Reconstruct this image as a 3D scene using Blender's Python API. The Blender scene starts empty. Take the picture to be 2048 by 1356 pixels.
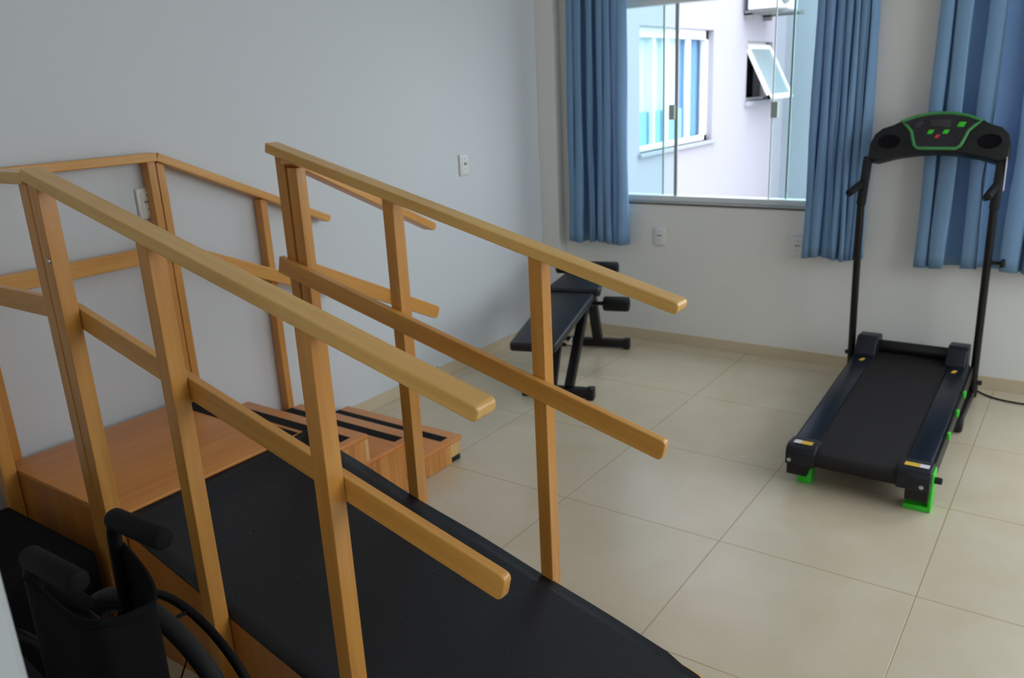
import bpy, bmesh, math, random
from mathutils import Vector, Matrix, Euler
random.seed(7)
PI = math.pi
scene = bpy.context.scene
COL = scene.collection
WM = {}                                   # world matrix of every linked object

# ------------------------------------------------------------------ helpers
def link(o, parent=None, M=None):
    M = M or Matrix()
    COL.objects.link(o)
    if parent is not None:
        o.parent = parent
        o.matrix_basis = WM[parent].inverted() @ M
    else:
        o.matrix_basis = M
    WM[o] = M
    return o

def empty(name, loc, label, cat, group=None):
    o = bpy.data.objects.new(name, None)
    o.empty_display_size = .05
    link(o, None, Matrix.Translation(loc))
    return tag(o, label, cat, group)

def tag(o, label, cat, group=None):
    o['label'] = label; o['category'] = cat
    if group: o['group'] = group
    return o

def mesh(name, bm, mat, parent=None, M=None, smooth=False, world=True):
    """bm is in world coordinates when world=True: origin is moved to the bbox base"""
    bmesh.ops.recalc_face_normals(bm, faces=bm.faces)
    if world and M is None:
        xs = [v.co for v in bm.verts]
        c = Vector(((min(v.x for v in xs)+max(v.x for v in xs))/2,
                    (min(v.y for v in xs)+max(v.y for v in xs))/2, min(v.z for v in xs)))
        bmesh.ops.translate(bm, vec=-c, verts=bm.verts)
        M = Matrix.Translation(c)
    me = bpy.data.meshes.new(name)
    bm.to_mesh(me); bm.free()
    for m in (mat if isinstance(mat, (list, tuple)) else [mat]): me.materials.append(m)
    if smooth:
        for p in me.polygons: p.use_smooth = True
        try: me.set_sharp_from_angle(angle=math.radians(smooth if smooth is not True else 40))
        except Exception: pass
    o = bpy.data.objects.new(name, me)
    return link(o, parent, M)

def struct(o, parent=None):
    o['kind'] = 'structure'
    return o

def box(bm, lo, hi, bev=0, seg=2, M=None, mi=0):
    r = bmesh.ops.create_cube(bm, size=1)
    vs = r['verts']
    lo = Vector(lo); hi = Vector(hi)
    for v in vs:
        v.co = Vector(((v.co.x+.5)*(hi.x-lo.x)+lo.x, (v.co.y+.5)*(hi.y-lo.y)+lo.y, (v.co.z+.5)*(hi.z-lo.z)+lo.z))
    fs = list({f for v in vs for f in v.link_faces})
    for f in fs: f.material_index = mi
    if bev:
        es = list({e for v in vs for e in v.link_edges})
        r2 = bmesh.ops.bevel(bm, geom=es, offset=bev, segments=seg, profile=.5, affect='EDGES')
        vs = list({v for f in r2['faces'] for v in f.verts} | {v for v in vs if v.is_valid})
        for f in r2['faces']: f.material_index = mi
    if M is not None:
        bmesh.ops.transform(bm, matrix=M, verts=[v for v in vs if v.is_valid])
    return vs

def prism(bm, pts, axis, a, b, bev=0, seg=2, mi=0):
    """polygon pts (2-D) in the plane normal to axis, extruded from a to b"""
    def P(u, v, t):
        return {'x': (t, u, v), 'y': (u, t, v), 'z': (u, v, t)}[axis]
    A = [bm.verts.new(P(u, v, a)) for u, v in pts]
    B = [bm.verts.new(P(u, v, b)) for u, v in pts]
    n = len(pts)
    fs = [bm.faces.new(A), bm.faces.new(B[::-1])]
    for i in range(n): fs.append(bm.faces.new((A[i], B[i], B[(i+1) % n], A[(i+1) % n])))
    for f in fs: f.material_index = mi
    if bev:
        es = list({e for f in fs for e in f.edges})
        bmesh.ops.recalc_face_normals(bm, faces=fs)
        bmesh.ops.bevel(bm, geom=es, offset=bev, segments=seg, profile=.5, affect='EDGES')
    return A+B

def tube(bm, pts, r, n=12, cap=True, close=False, mi=0):
    """round tube through points; r may be a list"""
    pts = [Vector(p) for p in pts]
    k = len(pts)
    rs = r if isinstance(r, (list, tuple)) else [r]*k
    rings = []
    prev = None
    for i, p in enumerate(pts):
        if close: t = (pts[(i+1) % k]-pts[i-1])
        else: t = pts[min(i+1, k-1)]-pts[max(i-1, 0)]
        t.normalize()
        if prev is None:
            u = t.orthogonal().normalized()
        else:
            u = (prev - t*prev.dot(t)).normalized()
        prev = u
        w = t.cross(u)
        rings.append([bm.verts.new(p+(u*math.cos(2*PI*j/n)+w*math.sin(2*PI*j/n))*rs[i]) for j in range(n)])
    for i in range(k if close else k-1):
        a, b = rings[i], rings[(i+1) % k]
        off = 0
        if close and i == k-1:
            off = min(range(n), key=lambda o: (a[0].co-b[o].co).length)
        for j in range(n):
            f = bm.faces.new((a[j], a[(j+1) % n], b[(j+1+off) % n], b[(j+off) % n])); f.material_index = mi
    if cap and not close:
        bm.faces.new(rings[0][::-1]).material_index = mi
        bm.faces.new(rings[-1]).material_index = mi

def smooth_path(pts, sub=6):
    pts = [Vector(p) for p in pts]
    out = []
    for i in range(len(pts)-1):
        p0 = pts[max(i-1, 0)]; p1 = pts[i]; p2 = pts[i+1]; p3 = pts[min(i+2, len(pts)-1)]
        for s in range(sub):
            t = s/sub
            out.append(.5*((2*p1)+(-p0+p2)*t+(2*p0-5*p1+4*p2-p3)*t*t+(-p0+3*p1-3*p2+p3)*t**3))
    out.append(pts[-1])
    return out

def cyl(bm, p, q, r, n=20, r2=None, mi=0):
    p = Vector(p); q = Vector(q)
    tube(bm, [p, q], [r, r if r2 is None else r2], n, mi=mi)

def rcyl(bm, p, q, r, e=.004, n=20, mi=0):
    """cylinder with rounded ends"""
    p = Vector(p); q = Vector(q); d = (q-p).normalized()
    tube(bm, [p, p+d*e*.3, p+d*e, q-d*e, q-d*e*.3, q], [r-e, r-e*.3, r, r, r-e*.3, r-e], n, mi=mi)

def bar(bm, p, q, w, h, up=(0, 0, 1), bev=.003):
    """rectangular bar from p to q; w across, h along up"""
    p = Vector(p); q = Vector(q); t = (q-p); L = t.length; t.normalize()
    up = Vector(up); s = t.cross(up).normalized(); u = s.cross(t)
    M = Matrix((( t.x, s.x, u.x, p.x), (t.y, s.y, u.y, p.y), (t.z, s.z, u.z, p.z), (0, 0, 0, 1)))
    return box(bm, (0, -w/2, -h/2), (L, w/2, h/2), bev, 2, M)

def board(name, p, q, w, h, mat, parent, up=(0, 0, 1), bev=.005, end=None, seg=3):
    """a wooden board as its own object, local X along the grain"""
    p = Vector(p); q = Vector(q); t = (q-p); L = t.length; t.normalize()
    up = Vector(up); s = up.cross(t).normalized(); u = t.cross(s)
    M = Matrix(((t.x, s.x, u.x, p.x), (t.y, s.y, u.y, p.y), (t.z, s.z, u.z, p.z), (0, 0, 0, 1)))
    bm = bmesh.new()
    box(bm, (0, -w/2, -h/2), (L, w/2, h/2), bev, seg)
    if end:      # round the far end off in the vertical plane
        bm.free(); bm = bmesh.new()
        R = end
        pts = [(0, -h/2), (L-R, -h/2)]
        for k in range(1, 7):
            a = -PI/2 + PI/2*k/6
            pts.append((L-R+R*math.cos(a), -h/2+R+R*math.sin(a)) )
        for k in range(0, 7):
            a = PI/2*k/6
            pts.append((L-R+R*math.cos(a), h/2-R+R*math.sin(a)))
        pts.append((0, h/2))
        cl = []
        for a in pts:
            if not cl or (Vector(a)-Vector(cl[-1])).length > 1e-4: cl.append(a)
        prism(bm, cl, 'y', -w/2, w/2)
        bmesh.ops.recalc_face_normals(bm, faces=bm.faces)
        es = [e for e in bm.edges if abs(e.verts[0].co.y-e.verts[1].co.y) < 1e-6]
        bmesh.ops.bevel(bm, geom=es, offset=min(bev*1.1, R*.8), segments=3, profile=.5, affect='EDGES')
    o = mesh(name, bm, mat, parent, M, smooth=30)
    wn = o.modifiers.new('flat_faces', 'WEIGHTED_NORMAL'); wn.keep_sharp = True; wn.weight = 100
    return o

# ------------------------------------------------------------------ materials
def nodes(name):
    m = bpy.data.materials.new(name); m.use_nodes = True
    nt = m.node_tree; b = nt.nodes['Principled BSDF']
    return m, nt, b
def N(nt, t, **kw):
    n = nt.nodes.new(t)
    for k, v in kw.items():
        if k in n.inputs: n.inputs[k].default_value = v
        else: setattr(n, k, v)
    return n
def srgb(r, g, b):
    f = lambda c: (c/255/12.92) if c/255 <= .04045 else ((c/255+.055)/1.055)**2.4
    return (f(r), f(g), f(b), 1)
def simple(name, col, rough=.5, metal=0, bump=0, bscale=200, spec=.5, var=0, vscale=6, coat=0):
    m, nt, b = nodes(name)
    b.inputs['Roughness'].default_value = rough; b.inputs['Metallic'].default_value = metal
    b.inputs['Specular IOR Level'].default_value = spec
    b.inputs['Coat Weight'].default_value = coat
    tc = N(nt, 'ShaderNodeTexCoord')
    no = N(nt, 'ShaderNodeTexNoise', Scale=vscale, Detail=4.)
    nt.links.new(tc.outputs['Object'], no.inputs['Vector'])
    mx = N(nt, 'ShaderNodeMix', data_type='RGBA')
    k = 1-var
    mx.inputs['A'].default_value = (col[0]*k, col[1]*k, col[2]*k, 1); mx.inputs['B'].default_value = col
    nt.links.new(no.outputs['Fac'], mx.inputs['Factor'])
    nt.links.new(mx.outputs['Result'], b.inputs['Base Color'])
    if bump:
        n2 = N(nt, 'ShaderNodeTexNoise', Scale=bscale, Detail=3.)
        nt.links.new(tc.outputs['Object'], n2.inputs['Vector'])
        bp = N(nt, 'ShaderNodeBump', Strength=bump, Distance=.002)
        nt.links.new(n2.outputs['Fac'], bp.inputs['Height'])
        nt.links.new(bp.outputs['Normal'], b.inputs['Normal'])
    return m

def wood(name, c1, c2, axis='X', rough=.35, scale=1., knots=False, coat=.25):
    m, nt, b = nodes(name)
    tc = N(nt, 'ShaderNodeTexCoord'); oi = N(nt, 'ShaderNodeObjectInfo')
    ad = N(nt, 'ShaderNodeVectorMath', operation='ADD')
    sc = N(nt, 'ShaderNodeVectorMath', operation='SCALE'); sc.inputs['Scale'].default_value = 7.
    cb = N(nt, 'ShaderNodeCombineXYZ')
    for k in 'XYZ': nt.links.new(oi.outputs['Random'], cb.inputs[k])
    nt.links.new(cb.outputs[0], sc.inputs[0])
    nt.links.new(tc.outputs['Object'], ad.inputs[0]); nt.links.new(sc.outputs[0], ad.inputs[1])
    mp = N(nt, 'ShaderNodeMapping')
    s = {'X': (2.2, 38, 38), 'Y': (38, 2.2, 38), 'Z': (38, 38, 2.2)}[axis]
    mp.inputs['Scale'].default_value = tuple(v*scale for v in s)
    nt.links.new(ad.outputs[0], mp.inputs['Vector'])
    n1 = N(nt, 'ShaderNodeTexNoise', Scale=1., Detail=5., Roughness=.6, Distortion=.5)
    nt.links.new(mp.outputs[0], n1.inputs['Vector'])
    mp2 = N(nt, 'ShaderNodeMapping')
    s2 = {'X': (1.2, 5, 5), 'Y': (5, 1.2, 5), 'Z': (5, 5, 1.2)}[axis]
    mp2.inputs['Scale'].default_value = tuple(v*scale for v in s2)
    nt.links.new(ad.outputs[0], mp2.inputs['Vector'])
    n2 = N(nt, 'ShaderNodeTexNoise', Scale=1.4, Detail=2.)
    nt.links.new(mp2.outputs[0], n2.inputs['Vector'])
    a = N(nt, 'ShaderNodeMath', operation='MULTIPLY_ADD'); a.inputs[1].default_value = .55
    nt.links.new(n1.outputs['Fac'], a.inputs[0])
    a2 = N(nt, 'ShaderNodeMath', operation='MULTIPLY'); a2.inputs[1].default_value = .45
    nt.links.new(n2.outputs['Fac'], a2.inputs[0]); nt.links.new(a2.outputs[0], a.inputs[2])
    cr = N(nt, 'ShaderNodeValToRGB')
    cr.color_ramp.elements[0].position = .33; cr.color_ramp.elements[0].color = c1
    cr.color_ramp.elements[1].position = .62; cr.color_ramp.elements[1].color = c2
    nt.links.new(a.outputs[0], cr.inputs['Fac'])
    out = cr.outputs['Color']
    if knots:
        vo = N(nt, 'ShaderNodeTexVoronoi', Scale=9.)
        nt.links.new(ad.outputs[0], vo.inputs['Vector'])
        k = N(nt, 'ShaderNodeValToRGB')
        k.color_ramp.elements[0].position = .08; k.color_ramp.elements[0].color = (.35, .28, .22, 1)
        k.color_ramp.elements[1].position = .2; k.color_ramp.elements[1].color = (1, 1, 1, 1)
        nt.links.new(vo.outputs['Distance'], k.inputs['Fac'])
        mu = N(nt, 'ShaderNodeMix', data_type='RGBA', blend_type='MULTIPLY'); mu.inputs['Factor'].default_value = .8
        nt.links.new(out, mu.inputs['A']); nt.links.new(k.outputs['Color'], mu.inputs['B'])
        out = mu.outputs['Result']
    nt.links.new(out, b.inputs['Base Color'])
    b.inputs['Roughness'].default_value = rough
    b.inputs['Coat Weight'].default_value = coat; b.inputs['Coat Roughness'].default_value = .15
    bp = N(nt, 'ShaderNodeBump', Strength=.05, Distance=.001)
    nt.links.new(n1.outputs['Fac'], bp.inputs['Height']); nt.links.new(bp.outputs['Normal'], b.inputs['Normal'])
    return m

RAIL = wood('beech_rail_window_lit', srgb(206, 154, 80), srgb(228, 184, 106), 'X')  # paler than the orange beech: window light on these rails put into the colour
RAILO = wood('beech_rail_orange', srgb(198, 136, 58), srgb(220, 162, 80), 'X')
POSTM = wood('beech_post', srgb(188, 124, 50), srgb(212, 152, 72), 'X')
LAMIN = wood('beech_veneer', srgb(206, 128, 54), srgb(222, 150, 72), 'Y', rough=.42, scale=.6, coat=.08)
TREAD = wood('tread_veneer', srgb(198, 124, 60), srgb(214, 144, 80), 'X', rough=.45, scale=.6, coat=.08)
SIDEM = wood('side_veneer', srgb(180, 108, 44), srgb(204, 136, 66), 'Z', rough=.4, scale=.5)
PINE = wood('rough_pine', srgb(166, 98, 38), srgb(214, 152, 82), 'Z', rough=.55, knots=True, coat=0)
PALEPINE = wood('pale_pine', srgb(196, 150, 92), srgb(222, 184, 126), 'Z', rough=.6, coat=0)

def rubber_mat():
    m, nt, b = nodes('ribbed_rubber')
    tc = N(nt, 'ShaderNodeTexCoord')
    mp = N(nt, 'ShaderNodeMapping'); mp.inputs['Scale'].default_value = (85, 150, 85)
    mp.inputs['Rotation'].default_value = (0, 0, PI/4)
    nt.links.new(tc.outputs['Object'], mp.inputs['Vector'])
    ch = N(nt, 'ShaderNodeTexVoronoi', Scale=1.)
    nt.links.new(mp.outputs[0], ch.inputs['Vector'])
    bp = N(nt, 'ShaderNodeBump', Strength=.45, Distance=.0014)
    nt.links.new(ch.outputs['Distance'], bp.inputs['Height']); nt.links.new(bp.outputs['Normal'], b.inputs['Normal'])
    no = N(nt, 'ShaderNodeTexNoise', Scale=5., Detail=6.)
    nt.links.new(tc.outputs['Object'], no.inputs['Vector'])
    cr = N(nt, 'ShaderNodeValToRGB')
    cr.color_ramp.elements[0].color = (.004, .0047, .0068, 1); cr.color_ramp.elements[1].color = (.009, .0105, .0145, 1)
    nt.links.new(no.outputs['Fac'], cr.inputs['Fac'])
    sp = N(nt, 'ShaderNodeTexNoise', Scale=120., Detail=1.)
    nt.links.new(tc.outputs['Object'], sp.inputs['Vector'])
    c2 = N(nt, 'ShaderNodeValToRGB')
    c2.color_ramp.elements[0].position = .80; c2.color_ramp.elements[0].color = (0, 0, 0, 1)
    c2.color_ramp.elements[1].position = .84; c2.color_ramp.elements[1].color = (.25, .25, .25, 1)
    nt.links.new(sp.outputs['Fac'], c2.inputs['Fac'])
    mx = N(nt, 'ShaderNodeMix', data_type='RGBA', blend_type='ADD'); mx.inputs['Factor'].default_value = 1
    nt.links.new(cr.outputs['Color'], mx.inputs['A']); nt.links.new(c2.outputs['Color'], mx.inputs['B'])
    nt.links.new(mx.outputs['Result'], b.inputs['Base Color'])
    b.inputs['Roughness'].default_value = .42; b.inputs['Specular IOR Level'].default_value = .4
    return m
MAT = rubber_mat()
STRIP = simple('grip_tape', (.012, .013, .017, 1), .85, spec=.2, bump=.5, bscale=900, var=.4, vscale=40)
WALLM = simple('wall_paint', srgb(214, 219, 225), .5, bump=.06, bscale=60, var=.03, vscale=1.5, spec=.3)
WALLB = simple('wall_paint_lightened', srgb(232, 232, 229), .55, bump=.05, bscale=60, var=.02, vscale=1.5, spec=.3)  # lighter than the left wall's paint to offset weak light on it
CEILM = simple('ceiling_paint', srgb(228, 230, 232), .8, spec=.2)
BASEM = simple('baseboard_tile', srgb(212, 196, 168), .3, var=.12, vscale=9)
JAMBM = simple('white_gloss_paint', srgb(196, 202, 206), .45)
CHAIRM = simple('wheelchair_black_frame', (.004, .004, .005, 1), .55, spec=.15)
GRIPM = simple('wheelchair_grip_foam', (.005, .0055, .007, 1), .7, spec=.15)
WHITE = simple('white_plastic', srgb(226, 228, 228), .35)
GREYP = simple('grey_plastic', srgb(120, 122, 122), .45)
ALU = simple('pale_aluminium', srgb(226, 232, 234), .4)
GRANITE = simple('granite_sill', srgb(120, 117, 114), .3, var=.5, vscale=120)
BLACKM = simple('black_powder_coat', (.006, .006, .007, 1), .4, spec=.35, bump=.1, bscale=500)
BLACKP = simple('black_plastic', (.009, .009, .010, 1), .45, spec=.35, bump=.15, bscale=700)
NAVYP = simple('dark_blue_grey_plastic', (.009, .011, .018, 1), .42, spec=.35)
RAILP = simple('dark_blue_rail', (.007, .011, .021, 1), .32, spec=.3)
BELT = simple('treadmill_belt', (.017, .015, .016, 1), .65, spec=.25, bump=.4, bscale=900, var=.2, vscale=30)
GREEN = simple('bright_green_plastic', srgb(52, 200, 40), .4)
GREEN2 = simple('green_trim', srgb(64, 138, 76), .3)
RED = simple('red_button', srgb(210, 60, 66), .4)
SCREEN = simple('dark_display', (.03, .032, .034, 1), .2)
FACE = simple('console_face', (.012, .010, .016, 1), .35)
VINYL = simple('black_vinyl', (.012, .014, .020, 1), .36, spec=.45, bump=.25, bscale=260, var=.2)
FOAM = simple('black_foam', (.006, .006, .007, 1), .65, spec=.3, bump=.3, bscale=400)
FABRIC = simple('black_nylon', (.004, .004, .005, 1), .8, spec=.12, bump=.4, bscale=700)
TYRE = simple('tyre_rubber', (.016, .016, .019, 1), .65, spec=.3, bump=.5, bscale=500)
CHROME = simple('chrome', (.7, .7, .72, 1), .15, metal=1)
STEEL = simple('screw_steel', (.55, .55, .52, 1), .3, metal=1)
YELL = simple('yellow_sticker', srgb(222, 178, 62), .5)
STICK = simple('white_sticker', srgb(214, 214, 220), .5)
EXTW = simple('outside_render', srgb(160, 159, 170), .85, bump=.3, bscale=90, var=.03, vscale=3, spec=.2)
EXTF = simple('outside_render_far', srgb(152, 156, 166), .85, spec=.2)
CONC = simple('courtyard_concrete', srgb(190, 190, 186), .9, var=.2, vscale=2)
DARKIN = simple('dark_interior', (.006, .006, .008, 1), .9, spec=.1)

def floor_mat():
    m, nt, b = nodes('beige_porcelain_tile')
    tc = N(nt, 'ShaderNodeTexCoord'); sx = N(nt, 'ShaderNodeSeparateXYZ')
    nt.links.new(tc.outputs['Object'], sx.inputs[0])
    def dist(out, off):
        a = N(nt, 'ShaderNodeMath', operation='ADD'); a.inputs[1].default_value = 60+off+.3
        nt.links.new(out, a.inputs[0])
        mo = N(nt, 'ShaderNodeMath', operation='MODULO'); mo.inputs[1].default_value = .6
        nt.links.new(a.outputs[0], mo.inputs[0])
        s = N(nt, 'ShaderNodeMath', operation='SUBTRACT'); s.inputs[1].default_value = .3
        nt.links.new(mo.outputs[0], s.inputs[0])
        ab = N(nt, 'ShaderNodeMath', operation='ABSOLUTE'); nt.links.new(s.outputs[0], ab.inputs[0])
        return ab.outputs[0]
    dx = dist(sx.outputs['X'], 0); dy = dist(sx.outputs['Y'], 0)
    mn = N(nt, 'ShaderNodeMath', operation='MINIMUM'); nt.links.new(dx, mn.inputs[0]); nt.links.new(dy, mn.inputs[1])
    gr = N(nt, 'ShaderNodeMapRange'); gr.inputs['From Min'].default_value = .0012; gr.inputs['From Max'].default_value = .0026
    nt.links.new(mn.outputs[0], gr.inputs['Value'])
    n1 = N(nt, 'ShaderNodeTexNoise', Scale=3.2, Detail=6., Roughness=.6, Distortion=.6)
    nt.links.new(tc.outputs['Object'], n1.inputs['Vector'])
    cr = N(nt, 'ShaderNodeValToRGB')
    cr.color_ramp.elements[0].position = .3; cr.color_ramp.elements[0].color = srgb(198, 184, 158)
    cr.color_ramp.elements[1].position = .7; cr.color_ramp.elements[1].color = srgb(208, 196, 174)
    nt.links.new(n1.outputs['Fac'], cr.inputs['Fac'])
    mx = N(nt, 'ShaderNodeMix', data_type='RGBA'); mx.inputs['A'].default_value = srgb(176, 150, 116)
    nt.links.new(cr.outputs['Color'], mx.inputs['B']); nt.links.new(gr.outputs[0], mx.inputs['Factor'])
    nt.links.new(mx.outputs['Result'], b.inputs['Base Color'])
    n2 = N(nt, 'ShaderNodeTexNoise', Scale=9., Detail=4.)
    nt.links.new(tc.outputs['Object'], n2.inputs['Vector'])
    rr = N(nt, 'ShaderNodeMapRange'); rr.inputs['To Min'].default_value = .16; rr.inputs['To Max'].default_value = .27
    nt.links.new(n2.outputs['Fac'], rr.inputs['Value'])
    nt.links.new(rr.outputs[0], b.inputs['Roughness']); b.inputs['Specular IOR Level'].default_value = .7
    bp = N(nt, 'ShaderNodeBump', Strength=.4, Distance=.001)
    nt.links.new(gr.outputs[0], bp.inputs['Height']); nt.links.new(bp.outputs['Normal'], b.inputs['Normal'])
    return m
FLOORM = floor_mat()

def cloth_mat():
    m, nt, b = nodes('blue_curtain_cloth')
    b.inputs['Base Color'].default_value = srgb(134, 170, 206)
    b.inputs['Roughness'].default_value = .85; b.inputs['Specular IOR Level'].default_value = .15
    tc = N(nt, 'ShaderNodeTexCoord'); no = N(nt, 'ShaderNodeTexNoise', Scale=700., Detail=2.)
    nt.links.new(tc.outputs['Object'], no.inputs['Vector'])
    bp = N(nt, 'ShaderNodeBump', Strength=.15, Distance=.001)
    nt.links.new(no.outputs['Fac'], bp.inputs['Height']); nt.links.new(bp.outputs['Normal'], b.inputs['Normal'])
    tr = N(nt, 'ShaderNodeBsdfTranslucent', Color=srgb(44, 104, 196))
    mx = N(nt, 'ShaderNodeMixShader'); mx.inputs[0].default_value = .18
    nt.links.new(b.outputs[0], mx.inputs[1]); nt.links.new(tr.outputs[0], mx.inputs[2])
    nt.links.new(mx.outputs[0], nt.nodes['Material Output'].inputs['Surface'])
    return m
CLOTH = cloth_mat()

def glass_mat(name, tint, refl=.06):
    m, nt, b = nodes(name)
    nt.nodes.remove(b)
    t = N(nt, 'ShaderNodeBsdfTransparent', Color=tint)
    g = N(nt, 'ShaderNodeBsdfGlossy', Roughness=.02)
    fr = N(nt, 'ShaderNodeFresnel', IOR=1.45)
    mx = N(nt, 'ShaderNodeMixShader')
    ge = N(nt, 'ShaderNodeNewGeometry')
    iv = N(nt, 'ShaderNodeMath', operation='SUBTRACT'); iv.inputs[0].default_value = 1
    nt.links.new(ge.outputs['Backfacing'], iv.inputs[1])
    mu = N(nt, 'ShaderNodeMath', operation='MULTIPLY')
    nt.links.new(fr.outputs[0], mu.inputs[0]); nt.links.new(iv.outputs[0], mu.inputs[1])
    nt.links.new(mu.outputs[0], mx.inputs[0])
    nt.links.new(t.outputs[0], mx.inputs[1]); nt.links.new(g.outputs[0], mx.inputs[2])
    nt.links.new(mx.outputs[0], nt.nodes['Material Output'].inputs['Surface'])
    return m
GLASS = glass_mat('green_tinted_glass', (.90, .965, .97, 1))
GLASSC = glass_mat('clear_glass', (.97, .98, .98, 1))
GEDGE = simple('glass_edge', srgb(140, 162, 158), .25)
MULL = simple('grey_edge_profile', srgb(158, 166, 172), .4)
LOCKM = simple('lock_metal', srgb(176, 184, 180), .35)

# ------------------------------------------------------------------ room shell
XL, YB, XR, YN, ZC = -1.889, 1.93, 2.6, -3.3, 2.75
T = .15
bm = bmesh.new(); box(bm, (XL-T, YN-T, -.1), (XR+T, YB+T, 0))
mesh('floor', bm, FLOORM, M=Matrix.Translation((0, 0, 0)), world=False)['kind'] = 'structure'
bm = bmesh.new(); box(bm, (XL-T, YN-T, ZC), (XR+T, YB+T, ZC+.1)); struct(mesh('ceiling', bm, CEILM))
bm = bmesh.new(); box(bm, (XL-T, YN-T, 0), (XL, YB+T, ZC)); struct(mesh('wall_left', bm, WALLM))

def wall_with_holes(name, axis, at, t, u0, u1, holes, mat):
    """wall in plane axis=at..at+t from u0..u1 with rectangular holes (ua, ub, za, zb)"""
    us = sorted({u0, u1} | {h[0] for h in holes} | {h[1] for h in holes})
    zs = sorted({0, ZC} | {h[2] for h in holes} | {h[3] for h in holes})
    bm = bmesh.new()
    V = {}
    def vert(u, z, k):
        key = (u, z, k)
        if key not in V:
            a = at + (t if k else 0)
            V[key] = bm.verts.new((u, a, z) if axis == 'y' else (a, u, z))
        return V[key]
    solid = lambda i, j: 0 <= i < len(us)-1 and 0 <= j < len(zs)-1 and not any(
        h[0] <= us[i] and us[i+1] <= h[1] and h[2] <= zs[j] and zs[j+1] <= h[3] for h in holes)
    for i in range(len(us)-1):
        for j in range(len(zs)-1):
            if not solid(i, j): continue
            a, b, c, d = us[i], us[i+1], zs[j], zs[j+1]
            for k in (0, 1):
                bm.faces.new([vert(a, c, k), vert(b, c, k), vert(b, d, k), vert(a, d, k)])
            for (di, dj, p, q) in ((-1, 0, (a, c), (a, d)), (1, 0, (b, c), (b, d)), (0, -1, (a, c), (b, c)), (0, 1, (a, d), (b, d))):
                if not solid(i+di, j+dj):
                    bm.faces.new([vert(*p, 0), vert(*q, 0), vert(*q, 1), vert(*p, 1)])
    return struct(mesh(name, bm, mat))

W1 = (-1.53, -.10, .815, 1.895)
W2 = (.42, 2.46, .815, 2.35)
W3 = (-.8, 1.65, .8, 2.4)      # unseen window added in the right-hand wall for side light
W4 = (.5, 1.4, 1.1, 2.2)     # unseen window added behind the camera as frontal fill
wall_with_holes('wall_back', 'y', YB, T, XL, XR+T, [W1, W2], WALLB)
wall_with_holes('wall_right', 'x', XR, T, YN, YB, [W3], WALLB)

# pilaster in the far left corner
bm = bmesh.new(); box(bm, (XL, 1.86, 0), (-1.769, YB, ZC), .003); struct(mesh('trim_1', bm, WALLB))
# tiled skirting
bm = bmesh.new(); box(bm, (XL, YN, 0), (XL+.010, 1.86, .062), .002); struct(mesh('baseboard_left', bm, BASEM))
bm = bmesh.new()
prism(bm, [(XL+.010, 1.85), (-1.759, 1.85), (-1.759, 1.92), (XR, 1.92), (XR, YB), (-1.769, YB), (-1.769, 1.86), (XL+.01, 1.86)], 'z', 0, .062, .0015)
struct(mesh('baseboard_back', bm, BASEM))

# ---- windows in the back wall
def window(name, w, open_left, open_right, fixed_l, fixed_r, slide_l, slide_r, gl):
    x0, x1, z0, z1 = w
    yf = YB+.05
    bm = bmesh.new()
    box(bm, (x0, yf, z1-.035), (x1, yf+.07, z1), .002)         # head track
    box(bm, (x0, yf, z0+.003), (x1, yf+.07, z0+.034), .002)    # bottom track
    box(bm, (x0, yf, z0), (x0+.02, yf+.07, z1), .002); box(bm, (x1-.02, yf, z0), (x1, yf+.07, z1), .002)
    fr = mesh(name, bm, ALU); struct(fr)
    bm = bmesh.new(); box(bm, (x0-.02, YB-.006, z0-.010), (x1+.02, YB+T, z0+.003), .002)
    mesh('sill', bm, GRANITE, fr)
    def pane(a, b, y, edges=()):
        bm = bmesh.new(); box(bm, (a, y, z0+.03), (b, y+.008, z1-.03))
        p = mesh('glass_pane', bm, gl, fr)
        for e, wd, m in edges:
            bm = bmesh.new(); box(bm, (e-wd/2, y-.002, z0+.03), (e+wd/2, y+.010, z1-.03), .001)
            mesh('pane_edge', bm, m, p)
        return p
    pane(x0+.01, fixed_l, yf+.045, [(fixed_l-.004, .008, GEDGE)])
    pane(fixed_r, x1-.01, yf+.045, [(fixed_r+.004, .010, GEDGE)])
    pl = pane(slide_l[0], slide_l[1], yf+.015, [(slide_l[1]-.008, .020, MULL)])
    pr = pane(slide_r[0], slide_r[1], yf+.015, [(slide_r[0]+.004, .006, STICK)])
    for xx, p in ((slide_l[1]-.028, pl), (slide_r[0]+.018, pr)):
        bm = bmesh.new(); box(bm, (xx-.017, yf-.004, 1.265), (xx+.017, yf+.03, 1.345), .004)
        mesh('lock', bm, LOCKM, p)
    return fr
window('window_1', W1, 0, 0, -1.157, -.464, (-1.46, -1.063), (-.545, -.15), GLASS)
window('window_2', W2, 0, 0, .95, 1.93, (.52, 1.04), (1.84, 2.36), GLASSC)
# right-hand wall window (unseen, added for the side light)
bm = bmesh.new()
y0, y1, z0, z1 = W3
for a, b in (((XR+.04, y0, z0), (XR+.1, y1, z0+.05)), ((XR+.04, y0, z1-.05), (XR+.1, y1, z1)), ((XR+.04, y0, z0), (XR+.1, y0+.05, z1)),
             ((XR+.04, y1-.05, z0), (XR+.1, y1, z1)), ((XR+.04, (y0+y1)/2-.025, z0), (XR+.1, (y0+y1)/2+.025, z1))):
    box(bm, a, b, .003)
w3 = struct(mesh('added_side_window', bm, ALU))
bm = bmesh.new(); box(bm, (XR+.065, y0+.04, z0+.04), (XR+.072, y1-.04, z1-.04)); mesh('glass_pane', bm, GLASSC, w3)

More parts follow.
